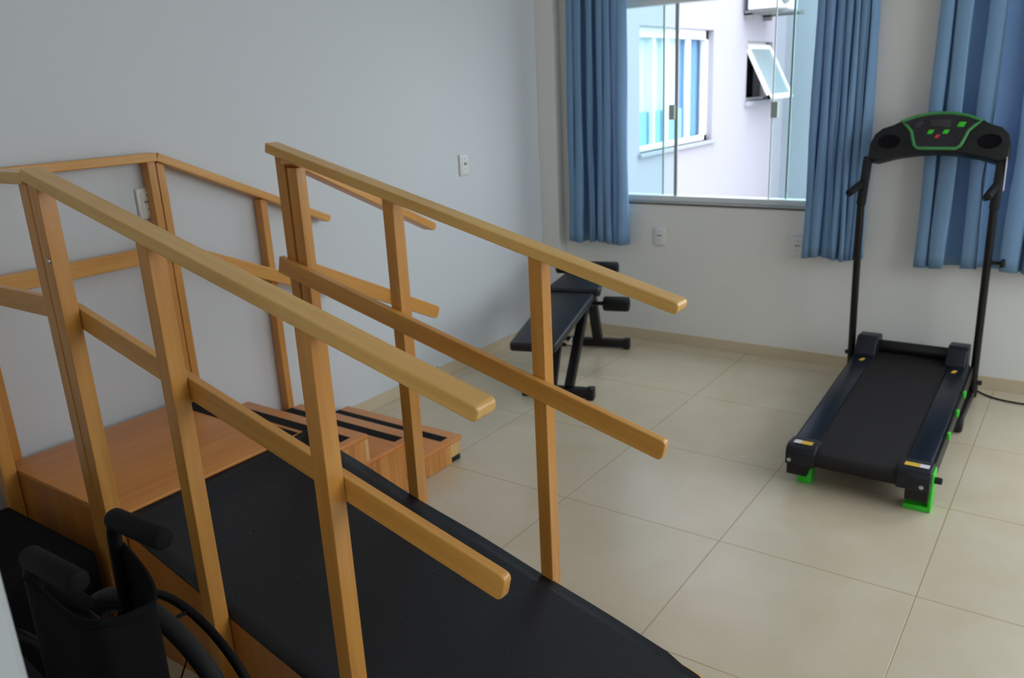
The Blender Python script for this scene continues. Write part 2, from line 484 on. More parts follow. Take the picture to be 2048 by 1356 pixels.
bm = bmesh.new()
x0, x1, z0, z1 = W4; yy = YN-.1
for a, b in (((x0, yy, z0), (x1, yy+.06, z0+.05)), ((x0, yy, z1-.05), (x1, yy+.06, z1)), ((x0, yy, z0), (x0+.05, yy+.06, z1)), ((x1-.05, yy, z0), (x1, yy+.06, z1)), (((x0+x1)/2-.025, yy, z0), ((x0+x1)/2+.025, yy+.06, z1))):
    box(bm, a, b, .003)
w4 = struct(mesh('added_fill_window', bm, ALU))
bm = bmesh.new(); box(bm, (x0+.04, yy+.025, z0+.04), (x1-.04, yy+.032, z1-.04)); mesh('glass_pane', bm, GLASSC, w4)

# ---- near wall with the doorway we look through; its white jamb shows bottom left
DX, DY = .137, -2.10
bm = bmesh.new(); box(bm, (XL, DY-.14, 0), (DX-.03, DY, ZC)); struct(mesh('wall_near', bm, WALLB))
bm = bmesh.new()
prism(bm, [(DX-.08, DY), (DX-.08, DY+.012), (DX-.008, DY+.012), (DX, DY+.004), (DX, DY-.144), (DX-.008, DY-.152), (DX-.08, DY-.152), (DX-.08, DY-.14), (DX-.03, DY-.14), (DX-.03, DY)], 'z', 0, 2.12, .001)
struct(mesh('door_1', bm, JAMBM))
wall_with_holes('wall_front', 'y', YN-T, T, XL, XR, [W4], WALLB)

# ------------------------------------------------------------------ outside
bm = bmesh.new(); box(bm, (-8, YB+T, -.3), (9, 14, -.15)); g = mesh('courtyard_ground', bm, CONC); struct(g)
NX = -2.5
nb = empty('building', (NX-1, 6, -.15), 'white rendered building seen through the window, with a wide window and a small tilted one', 'building')
def build_neighbour():
    holes = [(4.40, 6.05, .86, 1.93), (7.02, 7.86, 1.20, 1.84)]
    us = [2.1, 4.40, 6.05, 7.02, 7.86, 8.35]
    zs = [-.15, .86, 1.20, 1.84, 1.93, 8.0]
    bm = bmesh.new()
    for i in range(5):
        for j in range(5):
            if any(h[0] <= us[i] and us[i+1] <= h[1] and h[2] <= zs[j] and zs[j+1] <= h[3] for h in holes): continue
            box(bm, (NX-.22, us[i], zs[j]), (NX, us[i+1], zs[j+1]))
    bmesh.ops.remove_doubles(bm, verts=bm.verts, dist=1e-5)
    mesh('wall', bm, EXTW, nb)
    bm = bmesh.new(); box(bm, (NX-.22, 8.35, -.15), (.6, 8.6, 8.0)); mesh('end_wall', bm, EXTF, nb)
    bm = bmesh.new(); box(bm, (NX-.25, 6.9, 1.0), (NX-.225, 8.0, 2.0)); mesh('room_shade_sheet', bm, DARKIN, nb)  # black sheet stands in for the shade of the unlit room
    # wide window
    y0, y1, z0, z1 = holes[0]; xf = NX-.12
    bm = bmesh.new()
    box(bm, (xf, y0, z1-.085), (xf+.06, y1, z1)); box(bm, (xf, y0, z0), (xf+.06, y1, z0+.05))
    box(bm, (xf, y0, z0), (xf+.06, y0+.04, z1)); box(bm, (xf, y1-.06, z0), (xf+.06, y1, z1))
    for yy in (4.83, 5.12, 5.62): box(bm, (xf+.005, yy-.02, z0), (xf+.05, yy+.02, z1))
    wf = mesh('window', bm, WHITE, nb)
    bm = bmesh.new(); box(bm, (xf+.015, y0+.02, z0+.03), (xf+.022, y1-.03, z1-.04)); mesh('pane', bm, GLASSC, wf)
    bm = bmesh.new(); box(bm, (NX-.2, y0-.04, z0-.035), (NX+.04, y1+.06, z0), .004); mesh('window_ledge', bm, GRANITE if False else EXTF, wf)
    # behind it: blue curtain right, reflections painted as pale sheet and blue panel
    def cur(ya, yb, za, zb, m, dx):
        bm = bmesh.new(); n = 60
        A = []; B = []
        for k in range(n+1):
            y = ya+(yb-ya)*k/n; x = NX-dx+.010*math.sin(k*1.15)
            A.append(bm.verts.new((x, y, za))); B.append(bm.verts.new((x, y, zb)))
        for k in range(n): bm.faces.new((A[k], A[k+1], B[k+1], B[k]))
        return mesh('curtain', bm, m, wf, smooth=True)
    cur(4.3, 5.60, z0-.1, z1, PALEREFL, .158)  # pale sheet mimics the whitish reflection in the left panes
    cur(5.58, 6.1, z0-.1, z1, BLUEC, .158)
    bm = bmesh.new(); box(bm, (NX-.136, 4.44, z0+.03), (NX-.130, 5.58, z0+.34)); mesh('blue_reflection_panel', bm, BLUEREFL, wf)  # blue reflection in the lower panes, painted as a flat panel
    # small awning window, hinged at the top and pushed out
    y0, y1, z0, z1 = holes[1]
    bm = bmesh.new()
    box(bm, (xf, y0, z1-.03), (xf+.05, y1, z1)); box(bm, (xf, y0, z0), (xf+.05, y1, z0+.03)); box(bm, (xf, y0, z0), (xf+.05, y0+.03, z1)); box(bm, (xf, y1-.03, z0), (xf+.05, y1, z1))
    aw = mesh('awning_window', bm, WHITE, nb)
    bm = bmesh.new(); box(bm, (NX-.2, y0-.05, z0-.05), (NX+.04, y1+.05, z0), .004); mesh('window_ledge', bm, EXTF, aw)
    L = .66; a = math.radians(27)
    Ms = Matrix.Translation((NX-.03, 0, z1-.04)) @ Matrix.Rotation(a, 4, 'Y').inverted()
    bm = bmesh.new()
    for lo, hi in (((-.015, y0+.02, -.05), (.015, y1-.02, 0)), ((-.015, y0+.02, -L), (.015, y1-.02, -L+.055)), ((-.015, y0+.02, -L), (.015, y0+.075, 0)), ((-.015, y1-.075, -L), (.015, y1-.02, 0))):
        box(bm, lo, hi, 0, 2, Ms)
    sash = mesh('sash', bm, WHITE, aw)
    bm = bmesh.new(); box(bm, (-.004, y0+.05, -L+.04), (.004, y1-.05, -.03), 0, 2, Ms); mesh('frosted_pane', bm, FROST, aw)
PALEREFL = simple('pale_pane_reflection', srgb(226, 240, 250), .9)
BLUEC = simple('neighbour_blue_curtain', srgb(110, 160, 205), .9)
BLUEREFL = simple('neighbour_blue_reflection', srgb(140, 195, 230), .8)
FROST = simple('frosted_glass', srgb(128, 148, 154), .3)
build_neighbour()
# air conditioner outdoor unit on a wall bracket
ac = empty('air_conditioner', (NX+.25, 7.3, 2.0), 'white outdoor air conditioner unit on a wall bracket above the small tilted window', 'air conditioner')
bm = bmesh.new(); box(bm, (NX+.06, 6.82, 2.145), (NX+.36, 7.58, 2.69), .015); mesh('casing', bm, STICK, ac)
bm = bmesh.new()
for yy in (6.9, 7.5):
    box(bm, (NX+.001, yy-.02, 2.10), (NX+.46, yy+.02, 2.14)); box(bm, (NX+.001, yy-.02, 2.06), (NX+.10, yy+.02, 2.14))
box(bm, (NX+.02, 6.85, 2.118), (NX+.42, 7.62, 2.139))
mesh('bracket', bm, GREYP, ac)
bm = bmesh.new()
for yy in (6.9, 7.5):
    box(bm, (NX+.08, yy-.03, 2.138), (NX+.34, yy+.03, 2.147))
cyl(bm, (NX+.36, 7.12, 2.42), (NX+.375, 7.12, 2.42), .22, 28); mesh('fan_grille', bm, GREYP, ac)

# ------------------------------------------------------------------ curtains
def curtain(x0, y, z0, z1, label, pleats, seed, flare=0.):
    """pleats: ('f', w) a flat front fold, ('g', w) a deep gap, ('c', w) a narrow crease, ('m', w) a shallow wide recess, ('r', w) the edge turning back"""
    prof = []; x = x0; i = 0
    for kind, wd in pleats:
        n = 12
        if kind in 'gm':              # a pocket that widens behind the neighbouring folds
            dp = .030 if kind == 'g' else .012
            o = .014 if kind == 'g' else .008
            path = [(.0, -.046), (-o*.6, -.034), (-o, -.012), (-o*.9, dp*.7), (0, dp), (wd*.5, dp+.004), (wd, dp), (wd+o*.9, dp*.7), (wd+o, -.012), (wd+o*.6, -.034)]
            for px_, d in path: prof.append((x+px_, d, i))
        else:
            for k in range(n):
                t = k/n
                b_ = math.sin(PI*t)
                d = {'f': -.046-.006*b_, 'c': -.046+.036*b_**.7, 'r': -.046+.040*t*t}[kind]
                prof.append((x+wd*t, d, i))
        x += wd; i += 1
    prof.append((x, prof[-1][1]+.004, i)); x1 = x
    nz = 26
    bm = bmesh.new(); rows = []
    for j in range(nz+1):
        t = j/nz; z = z0+(z1-z0)*t
        row = []
        for k, (x, d, i) in enumerate(prof):
            u = (x-x0)/(x1-x0)
            sway = .006*math.sin(3*t*PI+i*1.7)*(1-t)
            xx = x + sway + flare*(1-t)*(u-.5)
            hem = .006*math.sin(u*9+seed) if j == 0 else 0
            row.append(bm.verts.new((xx, y+d*(.75+.25*(1-t))+.010*(1-t)*math.sin(i*2.1), z+hem)))
        rows.append(row)
    for j in range(nz):
        for k in range(len(prof)-1):
            bm.faces.new((rows[j][k], rows[j][k+1], rows[j+1][k+1], rows[j+1][k]))
    o = mesh('curtain', bm, CLOTH, smooth=80)
    sd = o.modifiers.new('thickness', 'SOLIDIFY'); sd.thickness = .0012
    tag(o, label, 'curtain', 'blue curtains at the windows')
    # stitched heading band
    bm = bmesh.new(); 
    for k in range(len(prof)-1):
        a, b = prof[k], prof[k+1]
        bm.faces.new([bm.verts.new(p) for p in ((a[0], y+a[1]*.75-.003, z1-.08), (b[0], y+b[1]*.75-.003, z1-.08), (b[0], y+b[1]*.75-.003, z1), (a[0], y+a[1]*.75-.003, z1))])
    bmesh.ops.remove_doubles(bm, verts=bm.verts, dist=1e-5)
    h = mesh('heading_band', bm, CLOTH, o)
    return o
YC = 1.878
F = lambda w: ('f', w)
G = lambda w: ('g', w)
K = ('c', .010)
curtain(-1.668, YC, .582, 2.16, 'blue curtain left of the window, nearest the room corner', [F(.040), K, F(.042), G(.034), F(.038), G(.026), F(.034), K, F(.034), K, F(.038), ('r', .042)], 3, .02)
curtain(-.297, YC, .587, 2.16, 'narrow blue curtain between the window and the treadmill', [F(.034), K, F(.032), ('c', .014), F(.032), K, F(.024), K, F(.020), ('c', .008), F(.030), K, ('r', .028)], 5, .02)
curtain(.222, YC, .585, 2.16, 'wide blue curtain behind the right side of the treadmill', [F(.050), ('c', .016), F(.060), G(.060), F(.066), ('m', .095), F(.066), ('c', .016), F(.050), G(.05), F(.06), ('m', .07), F(.06), K, F(.05), ('r', .04)], 11, .02)
for a, b, lb in ((-1.75, .08, 'white curtain rod above the window with the neighbour view'), (.12, 2.1, 'white curtain rod above the right-hand window')):
    r = empty('curtain_rod', ((a+b)/2, YC-.068, 2.18), lb, 'curtain rod')
    bm = bmesh.new(); rcyl(bm, (a, YC-.068, 2.180), (b, YC-.068, 2.180), .0125); mesh('rod', bm, WHITE, r, smooth=True)
    for xx in (a+.05, b-.05):
        bm = bmesh.new(); box(bm, (xx-.01, YC-.068, 2.15), (xx+.01, YB-.001, 2.19), .002); mesh('bracket', bm, WHITE, r)

# ------------------------------------------------------------------ wall plates
def plate(name, p, nrm, label, cat, kind):
    """brazilian style 4x2 plate. nrm 'x' (left wall) or 'y' (back wall)"""
    if nrm == 'x': M = Matrix.Translation(p) @ Matrix.Rotation(PI/2, 4, 'Z')
    else: M = Matrix.Translation(p)
    # local: front faces -Y, width along X, height Z
    root = bpy.data.objects.new(name, None); root.empty_display_size = .03
    link(root, None, M); tag(root, label, cat, 'white wall plates')
    bm = bmesh.new(); box(bm, (-.036, -.011, -.055), (.036, 0, .055), .006, 3); mesh('cover_plate', bm, WHITE, root, M, smooth=True)
    bm = bmesh.new(); box(bm, (-.022, -.014, -.042), (.022, -.009, .042), .002); mesh('insert', bm, WHITE, root, M)
    bm = bmesh.new()
    if kind == 'switch':
        box(bm, (-.008, -.018, -.001), (.012, -.012, .012), .002)
    else:
        for sx in (-.0095, 0, .0095): 
            cyl(bm, (sx, -.0142, .006), (sx, -.0148, .006), .0042, 12)
    mesh('rocker' if kind == 'switch' else 'socket_hole', bm, GREYP if kind == 'switch' else GREYP, root, M)
    bm = bmesh.new()
    bm.free()
    for sz in (.030, -.020):
        bm = bmesh.new(); cyl(bm, (.0, -.0142, sz), (.0, -.0148, sz), .003, 10); mesh('screw', bm, GREYP, root, M)
    return root
plate('light_switch', (XL, 1.121, 1.098), 'x', 'white switch plate on the left wall above the weight bench', 'light switch', 'switch')
plate('wall_socket', (XL, -.695, 1.145), 'x', 'white wall plate half hidden behind the double corner post on the left wall', 'wall socket', 'socket')
plate('wall_socket', (-1.131, YB, .626), 'y', 'white wall socket below the window, just right of the left curtain', 'wall socket', 'socket')
plate('wall_socket', (-.352, YB, .620), 'y', 'white wall socket below the window, partly covered by the narrow curtain', 'wall socket', 'socket')
bm = bmesh.new()
tube(bm, smooth_path([(XL+.002, .715, .064), (XL+.012, .72, .072), (XL+.02, .735, .078), (XL+.016, .76, .070), (XL+.022, .775, .076)]), .002, 8)
tag(mesh('wire_stub', bm, BLACKP, smooth=True), 'short black wire end poking out above the left baseboard', 'wire')

# ------------------------------------------------------------------ training stairs
ts = empty('training_stairs', (-1.1, -.6, 0), 'beech rehabilitation stairs with platform, black rubber ramp and handrails, against the left wall', 'training stairs')
PX0, PX1 = -1.838, -1.195         # platform left / right
PY0, PY1 = -1.350, -.700          # near / far edge of the platform
PZ = .410
RX1 = .250
SX1 = -1.160
def ramp_z(x):
    t = max(0, (PX1+.13-x)/.13)
    return .033+.259*(.129-x) + .022*t*t
# platform box
bm = bmesh.new()
box(bm, (PX0, PY0+.018, 0), (PX0+.018, PY1, PZ-.02)); box(bm, (PX1-.018, PY0+.018, 0), (PX1, PY1, PZ-.02))
box(bm, (PX0, PY1-.018, 0), (PX1, PY1, PZ-.02))
pf = mesh('platform', bm, SIDEM, ts)
bm = bmesh.new(); box(bm, (PX0, PY0, PZ-.020), (PX1, PY1, PZ), .003); mesh('platform_top', bm, LAMIN, pf, smooth=30)
bm = bmesh.new(); box(bm, (PX0, PY0, 0), (PX1, PY0+.018, PZ-.0205), .001); mesh('side_panel', bm, SIDEM, pf)
bm = bmesh.new(); box(bm, (PX0+.012, PY1-.062, PZ-.001), (PX1-.002, PY1-.012, PZ+.002)); mesh('grip_strip', bm, STRIP, pf)
# three steps below it, going towards the back wall
RISE = PZ/4; RUN = .263
steps_y = [PY1+RUN*(k+1) for k in range(3)]      # front nosing of each tread
st_z = [.308, .205, .102]
bm = bmesh.new()
pts = [(PY1+.001, 0), (PY1+.001, st_z[0]-.018)]
pts += [(steps_y[0]-.018, st_z[0]-.018), (steps_y[0]-.018, st_z[1]-.018), (steps_y[1]-.018, st_z[1]-.018), (steps_y[1]-.018, st_z[2]-.018), (steps_y[2]-.075, st_z[2]-.018), (steps_y[2]-.075, .0)]
# wavy, badly cut lower edge of the side board
low = []
yy = steps_y[2]-.075; k = 0
while yy > PY1+.2:
    yy -= .05; k += 1
    low.append((yy, .004 if k % 2 else .0))
prism(bm, pts+low, 'x', SX1-.018, SX1)
sd = mesh('steps', bm, PINE, ts)
bm = bmesh.new(); prism(bm, pts, 'x', PX0, PX0+.018); mesh('side_board', bm, PINE, sd)
bm = bmesh.new(); box(bm, (SX1-.017, steps_y[2]-.075, .026), (SX1-.001, steps_y[2]-.012, st_z[2]-.02), .001); mesh('end_block', bm, PALEPINE, sd)
bm = bmesh.new(); box(bm, (SX1-.03, steps_y[2]-.072, 0), (SX1-.004, steps_y[2]-.014, .026), .002); mesh('rubber_foot', bm, BLACKP, sd)
bm = bmesh.new(); box(bm, (PX0+.004, steps_y[2]-.072, 0), (PX0+.03, steps_y[2]-.014, .026), .002); mesh('rubber_foot', bm, BLACKP, sd)
for k in range(3):
    ya = PY1 if k == 0 else steps_y[k-1]
    z = st_z[k]
    bm = bmesh.new(); box(bm, (PX0, ya-.018, z-.018), (SX1, steps_y[k], z), .002); mesh('tread', bm, TREAD, sd, smooth=30)
    bm = bmesh.new(); box(bm, (PX0+.018, steps_y[k]-.018, (z-RISE+.0 if k < 2 else .02)), (SX1-.018, steps_y[k]-.004, z-.018)); mesh('riser', bm, SIDEM, sd)
    bm = bmesh.new(); box(bm, (PX0+.004, steps_y[k]-.100, z-.001), (SX1-.032, steps_y[k]-.055, z+.0015)); mesh('grip_strip', bm, STRIP, sd)
# exposed edge of the first riser board
bm = bmesh.new(); box(bm, (SX1-.016, steps_y[0]-.0185, st_z[1]), (SX1+.0005, steps_y[0]-.001, st_z[0]-.018), .001); mesh('riser_edge', bm, PALEPINE, sd)
bm = bmesh.new(); box(bm, (SX1-.016, steps_y[1]-.0185, st_z[2]), (SX1+.0005, steps_y[1]-.001, st_z[1]-.018), .001); mesh('riser_edge', bm, PALEPINE, sd)
# ramp
RY0, RY1 = -1.350, -.652
bm = bmesh.new()
def rampside(ya, yb):
    prism(bm, [(PX1+.002, 0), (RX1-.004, 0), (PX1+.13, ramp_z(PX1+.13)-.002), (PX1+.002, ramp_z(PX1)-.012)], 'y', ya, yb)
rampside(RY0, RY0+.018)
rp = mesh('ramp', bm, SIDEM, ts)
bm = bmesh.new(); rampside(RY1-.018, RY1); mesh('side_board', bm, SIDEM, rp)
bm = bmesh.new()
za, zb = ramp_z(PX1), ramp_z(RX1)
prism(bm, [(PX1+.002, za-.045), (RX1, 0), (RX1, .0012), (PX1+.14, ramp_z(PX1+.14)-.003), (PX1+.002, za-.022)], 'y', RY0+.002, RY1-.002); mesh('ramp_board', bm, PALEPINE, rp)
# rubber sheet with a slightly ragged long edge and a curled corner at the top
bm = bmesh.new(); nx, ny = 70, 16; top = []; 
rnd = random.Random(2)
for i in range(nx+1):
    u = i/nx; x = PX1+.003+(RX1+.16-PX1)*u
    row = []
    for j in range(ny+1):
        v = j/ny
        e1 = RY1+.003+.004*math.sin(u*17)*math.sin(u*5.3)
        if x > .125: e1 = RY1-.004-.17*(x-.125)+.003*math.sin(x*70)
        y = RY0-.002+(e1-RY0+.002)*v
        z = max(ramp_z(x), .002)+.003
        if v > .82 and u < .04: z += .018*((v-.82)/.18)**1.5*(1-u/.04)
        row.append(bm.verts.new((x, y, z)))
    top.append(row)
for i in range(nx):
    for j in range(ny): bm.faces.new((top[i][j], top[i+1][j], top[i+1][j+1], top[i][j+1]))
rs = mesh('rubber_sheet', bm, MAT, rp, smooth=True)
so = rs.modifiers.new('thickness', 'SOLIDIFY'); so.thickness = .004; so.offset = -1

def screw(p, d, parent):
    bm = bmesh.new(); p = Vector(p); d = Vector(d)
    tube(bm, [p-d*.002, p+d*.0015, p+d*.0025], [.0062, .0062, .0045], 14)
    s = mesh('screw', bm, STEEL, parent, smooth=30)
    return s

PW, PD = .040, .042
def handrail(name, axis, start, end, across, zfun, posts, mid_side, mid_off, side_sign, width=.052, floor_of=None, label=None,
             rail_end=.012, mid_start=None, mid_end=None, rail_c=None, post_c=None, mid_c=None, pw=None, wd=None):
    """one straight handrail panel. axis 'x' or 'y' = running direction"""
    P = (lambda u, z, c: (u, c, z)) if axis == 'x' else (lambda u, z, c: (c, u, z))
    th = .030
    sl = (zfun(end)-zfun(start))/(end-start)
    cs = math.cos(math.atan(sl))
    d = th/2/cs
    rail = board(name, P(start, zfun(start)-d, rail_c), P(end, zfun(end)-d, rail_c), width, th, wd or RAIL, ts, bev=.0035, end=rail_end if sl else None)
    ms, me_ = (mid_start if mid_start is not None else start), (mid_end if mid_end is not None else end)
    h = .056*cs
    board('mid_rail', P(ms, zfun(ms)-mid_off-.028, mid_c), P(me_, zfun(me_)-mid_off-.028, mid_c), .022, h, wd or RAILO, rail, bev=.003, end=.014 if sl else None)
    for u, zb in posts:
        c = post_c
        a = Vector(P(u, zb, c)); b = Vector(P(u, zfun(u)-th/cs+.002, c))
        up = (1, 0, 0) if axis == 'x' else (0, 1, 0)
        M = board('post', a, b, PD, pw or PW, POSTM, rail, up=up, bev=.0025)
    return rail
zs = lambda x: 1.016+.261*(.071-x)
zh = lambda y: 1.342
zl = lambda y: 1.319
# near and far rails of the ramp
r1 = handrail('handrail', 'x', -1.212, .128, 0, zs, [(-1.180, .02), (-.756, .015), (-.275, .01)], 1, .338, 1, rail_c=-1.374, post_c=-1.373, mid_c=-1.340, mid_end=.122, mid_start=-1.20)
screw((-1.170, -1.3955, 1.130), (0, -1, 0), r1)
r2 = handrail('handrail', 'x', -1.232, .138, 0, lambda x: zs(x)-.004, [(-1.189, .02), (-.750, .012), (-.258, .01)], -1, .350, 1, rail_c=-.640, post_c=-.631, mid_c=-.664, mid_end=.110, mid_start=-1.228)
# horizontal rails round the platform
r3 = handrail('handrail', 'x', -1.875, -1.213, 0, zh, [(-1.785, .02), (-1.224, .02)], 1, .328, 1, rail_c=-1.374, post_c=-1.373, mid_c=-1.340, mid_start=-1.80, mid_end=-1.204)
r4 = handrail('handrail', 'y', -1.345, -.660, 0, zl, [(-1.313, .02), (-.678, .02)], 1, .318, 1, rail_c=-1.852, post_c=-1.861, mid_c=-1.828, mid_start=-1.345, mid_end=-.66, pw=.030, wd=RAILO)
# stair rails, going down towards the back wall
z5 = lambda y: 1.319-.438*(y+.655)
r5 = handrail('handrail', 'y', -.6585, .105, 0, z5, [(-.645, .02), (-.224, .02)], 1, .315, 1, rail_c=-1.852, post_c=-1.861, mid_c=-1.828, mid_start=-.655, mid_end=.09, pw=.030, wd=RAILO)
z6 = lambda y: 1.318-.486*(y+.655)
r6 = handrail('handrail', 'y', -.6585, -.022, 0, z6, [(-.632, .02), (-.212, .02)], 1, .318, 1, rail_c=-1.145, post_c=-1.139, mid_c=-1.171, mid_start=-.61, mid_end=.004, pw=.038, wd=RAILO)
for zz in (.035, .150): screw((-1.118, -.200, zz), (1, 0, 0), r6)

# ------------------------------------------------------------------ padded block beside the platform
pb = empty('padded_block', (-1.47, -1.62, 0), 'low black padded block on the floor between the platform and the folded wheelchair', 'exercise mat')
bm = bmesh.new(); box(bm, (-1.705, -2.07, .16), (-1.205, -1.418, .335), .012, 3); mesh('cushion', bm, FABRIC, pb, smooth=30)
bm = bmesh.new(); box(bm, (-1.69, -2.05, 0), (-1.225, -1.435, .162), .004); mesh('base', bm, BLACKP, pb)

# ------------------------------------------------------------------ folded wheelchair
wc = empty('wheelchair', (-.52, -1.843, 0), 'folded black wheelchair in front of the ramp, seen from behind', 'wheelchair')
WY = {'r': -1.780, 'l': -1.906}
XO = -.105
for s in 'rl':
    y = WY[s]; sg = 1 if s == 'r' else -1
    bm = bmesh.new()
    up = smooth_path([(-.335, y, .28), (-.325, y, .55), (-.313, y, .79), (-.308, y, .845), (-.290, y, .866), (-.255, y, .871)], 6)
    tube(bm, up, .011, 14)
    tube(bm, smooth_path([(-.326, y, .48), (-.55, y, .48), (-.80, y, .46), (-.88, y, .40), (-.93, y, .16)], 6), .011, 12)
    tube(bm, [(-.335, y, .29), (-.78, y, .25)], .011, 12)
    tube(bm, smooth_path([(-.320, y, .60), (-.47, y, .63), (-.60, y, .63), (-.63, y, .48)], 6), .010, 12)
    fr = mesh('side_frame', bm, CHAIRM, wc, smooth=True)
    bm = bmesh.new(); rcyl(bm, (-.303, y, .8695), (-.163, y, .873), .0170, .006)
    mesh('push_handle', bm, GRIPM, wc, smooth=60)
    bm = bmesh.new(); box(bm, (-.62, y-.016, .640), (-.46, y+.016, .662), .008, 3); mesh('armrest', bm, FABRIC, wc, smooth=30)
    # big wheel with hand rim
    c = Vector((-.475, y+sg*.098, .305)); n = 56
    ring = lambda R, yy: [(c.x+R*math.cos(2*PI*k/n), yy, c.z+R*math.sin(2*PI*k/n)) for k in range(n)]
    bm = bmesh.new(); tube(bm, ring(.288, c.y), .017, 12, close=True); tyre = mesh('wheel', bm, TYRE, wc, smooth=True)
    bm = bmesh.new(); tube(bm, ring(.268, c.y), .009, 10, close=True); mesh('rim', bm, CHAIRM, tyre, smooth=True)
    bm = bmesh.new(); tube(bm, ring(.262, c.y+sg*.060), .0085, 10, close=True)
    for k in range(6):
        a = 2*PI*(k+.3)/6
        tube(bm, [(c.x+.262*math.cos(a), c.y+sg*.060, c.z+.262*math.sin(a)), (c.x+.266*math.cos(a), c.y+sg*.004, c.z+.266*math.sin(a))], .004, 8)
    mesh('hand_rim', bm, CHAIRM, tyre, smooth=True)
    bm = bmesh.new()
    for k in range(18):
        a = 2*PI*k/18
        tube(bm, [(c.x+.03*math.cos(a+.5), c.y+(.012 if k % 2 else -.012), c.z+.03*math.sin(a+.5)), (c.x+.268*math.cos(a), c.y, c.z+.268*math.sin(a))], .0016, 6)
    mesh('spokes', bm, CHAIRM, tyre)
    bm = bmesh.new(); rcyl(bm, (c.x, c.y-.03, c.z), (c.x, c.y+.03, c.z), .032); mesh('hub', bm, CHAIRM, tyre, smooth=True)
    # castor
    bm = bmesh.new(); cc = Vector((-.80, y, .085))
    tube(bm, [(cc.x+.072*math.cos(2*PI*k/28), y, cc.z+.072*math.sin(2*PI*k/28)) for k in range(28)], .013, 10, close=True)
    cyl(bm, (cc.x, y-.012, cc.z), (cc.x, y+.012, cc.z), .06)
    cw = mesh('castor', bm, TYRE, wc, smooth=30)
    bm = bmesh.new(); bar(bm, (cc.x, y-.02*sg, cc.z), (cc.x+.03, y-.02*sg, .19), .006, .02); tube(bm, [(cc.x+.03, y, .19), (cc.x+.03, y, .27)], .012, 10)
    mesh('castor_fork', bm, CHAIRM, cw)
    bm = bmesh.new(); box(bm, (-1.05, y-.008, .09), (-.93, y+.008, .22), .006); mesh('footplate', bm, BLACKP, wc, smooth=30)
for s in 'rl':                               # black side guards between frame and wheel
    y = WY[s]+(.016 if s == 'r' else -.016)
    bm = bmesh.new(); prism(bm, [(-.335, .30), (-.328, .58), (-.36, .60), (-.60, .60), (-.63, .56), (-.63, .30)], 'y', y-.002, y+.002)
    mesh('side_guard', bm, FABRIC, wc)
# cross brace
bm = bmesh.new(); bar(bm, (-.6, WY['l'], .24), (-.6, WY['r'], .50), .02, .02, (1, 0, 0)); bar(bm, (-.625, WY['r'], .24), (-.625, WY['l'], .50), .02, .02, (1, 0, 0)); mesh('cross_brace', bm, CHAIRM, wc)
# slack backrest sling: a loop of cloth bulging backwards between the two tubes
def sling(sv, t):
    e = abs(2*sv-1)
    yr, yl = WY['r']+.008, WY['l']-.008
    yc, half = (yr+yl)/2, (yr-yl)/2
    x = -.310-.020*(1-t)+(.124+.010*math.sin(t*3))*(1-e**3.0)
    y = yc+half*math.copysign(min(1, e**.5), .5-sv)
    z = .42+(.825-.42)*t+t*(-.030*(1-e**4)-.022*(1-e**1.2)+.018*(sv-.5)+.005*math.sin(sv*13))
    return (x, y, z)
bm = bmesh.new(); rows = []; n = 44; nz = 18
for j in range(nz+1): rows.append([bm.verts.new(sling(k/n, j/nz)) for k in range(n+1)])
for j in range(nz):
    for k in range(n): bm.faces.new((rows[j][k], rows[j][k+1], rows[j+1][k+1], rows[j+1][k]))
sl = mesh('backrest_sling', bm, FABRIC, wc, smooth=True)
m = sl.modifiers.new('thickness', 'SOLIDIFY'); m.thickness = .004
bm = bmesh.new(); tube(bm, [sling(k/44, 1) for k in range(45)], .0055, 8)
mesh('hem', bm, FABRIC, sl, smooth=True)
# folded seat sling
bm = bmesh.new(); pts = []
for k in range(21):
    s = k/20; e = 2*s-1
    pts.append(((WY['r']+WY['l'])/2+e*(WY['r']-WY['l'])/2, .49-.16*(1-abs(e)**2.5)))
A = [bm.verts.new((-.38, y, z)) for y, z in pts]; B = [bm.verts.new((-.80, y, z-.01)) for y, z in pts]
for k in range(20): bm.faces.new((A[k], A[k+1], B[k+1], B[k]))
ss = mesh('seat_sling', bm, FABRIC, wc, smooth=True); m = ss.modifiers.new('thickness', 'SOLIDIFY'); m.thickness = .004

# ------------------------------------------------------------------ weight bench
a0 = math.radians(17)
BM = Matrix.Translation((-1.185, .90, 0)) @ Matrix.Rotation(a0, 4, 'Z')     # local +y towards the back wall
wb = bpy.data.objects.new('weight_bench', None); wb.empty_display_size = .05
link(wb, None, BM); tag(wb, 'black padded weight bench with foam leg rollers near the far left corner', 'weight bench')
def bmesh_part(name, bm, mat, parent=wb, smooth=40):
    bmesh.ops.transform(bm, matrix=BM, verts=bm.verts)
    return mesh(name, bm, mat, parent, smooth=smooth)
def pad(pts, h, zt0, zt1, y0, y1, bev=.012):
    """flat cushion: outline pts (x,y); top height varies linearly from y0 to y1"""
    bm = bmesh.new()
    prism(bm, pts, 'z', -h, 0, bev, 4)
    for v in bm.verts:
        v.co.z += zt0+(zt1-zt0)*(v.co.y-y0)/(y1-y0)
    return bm
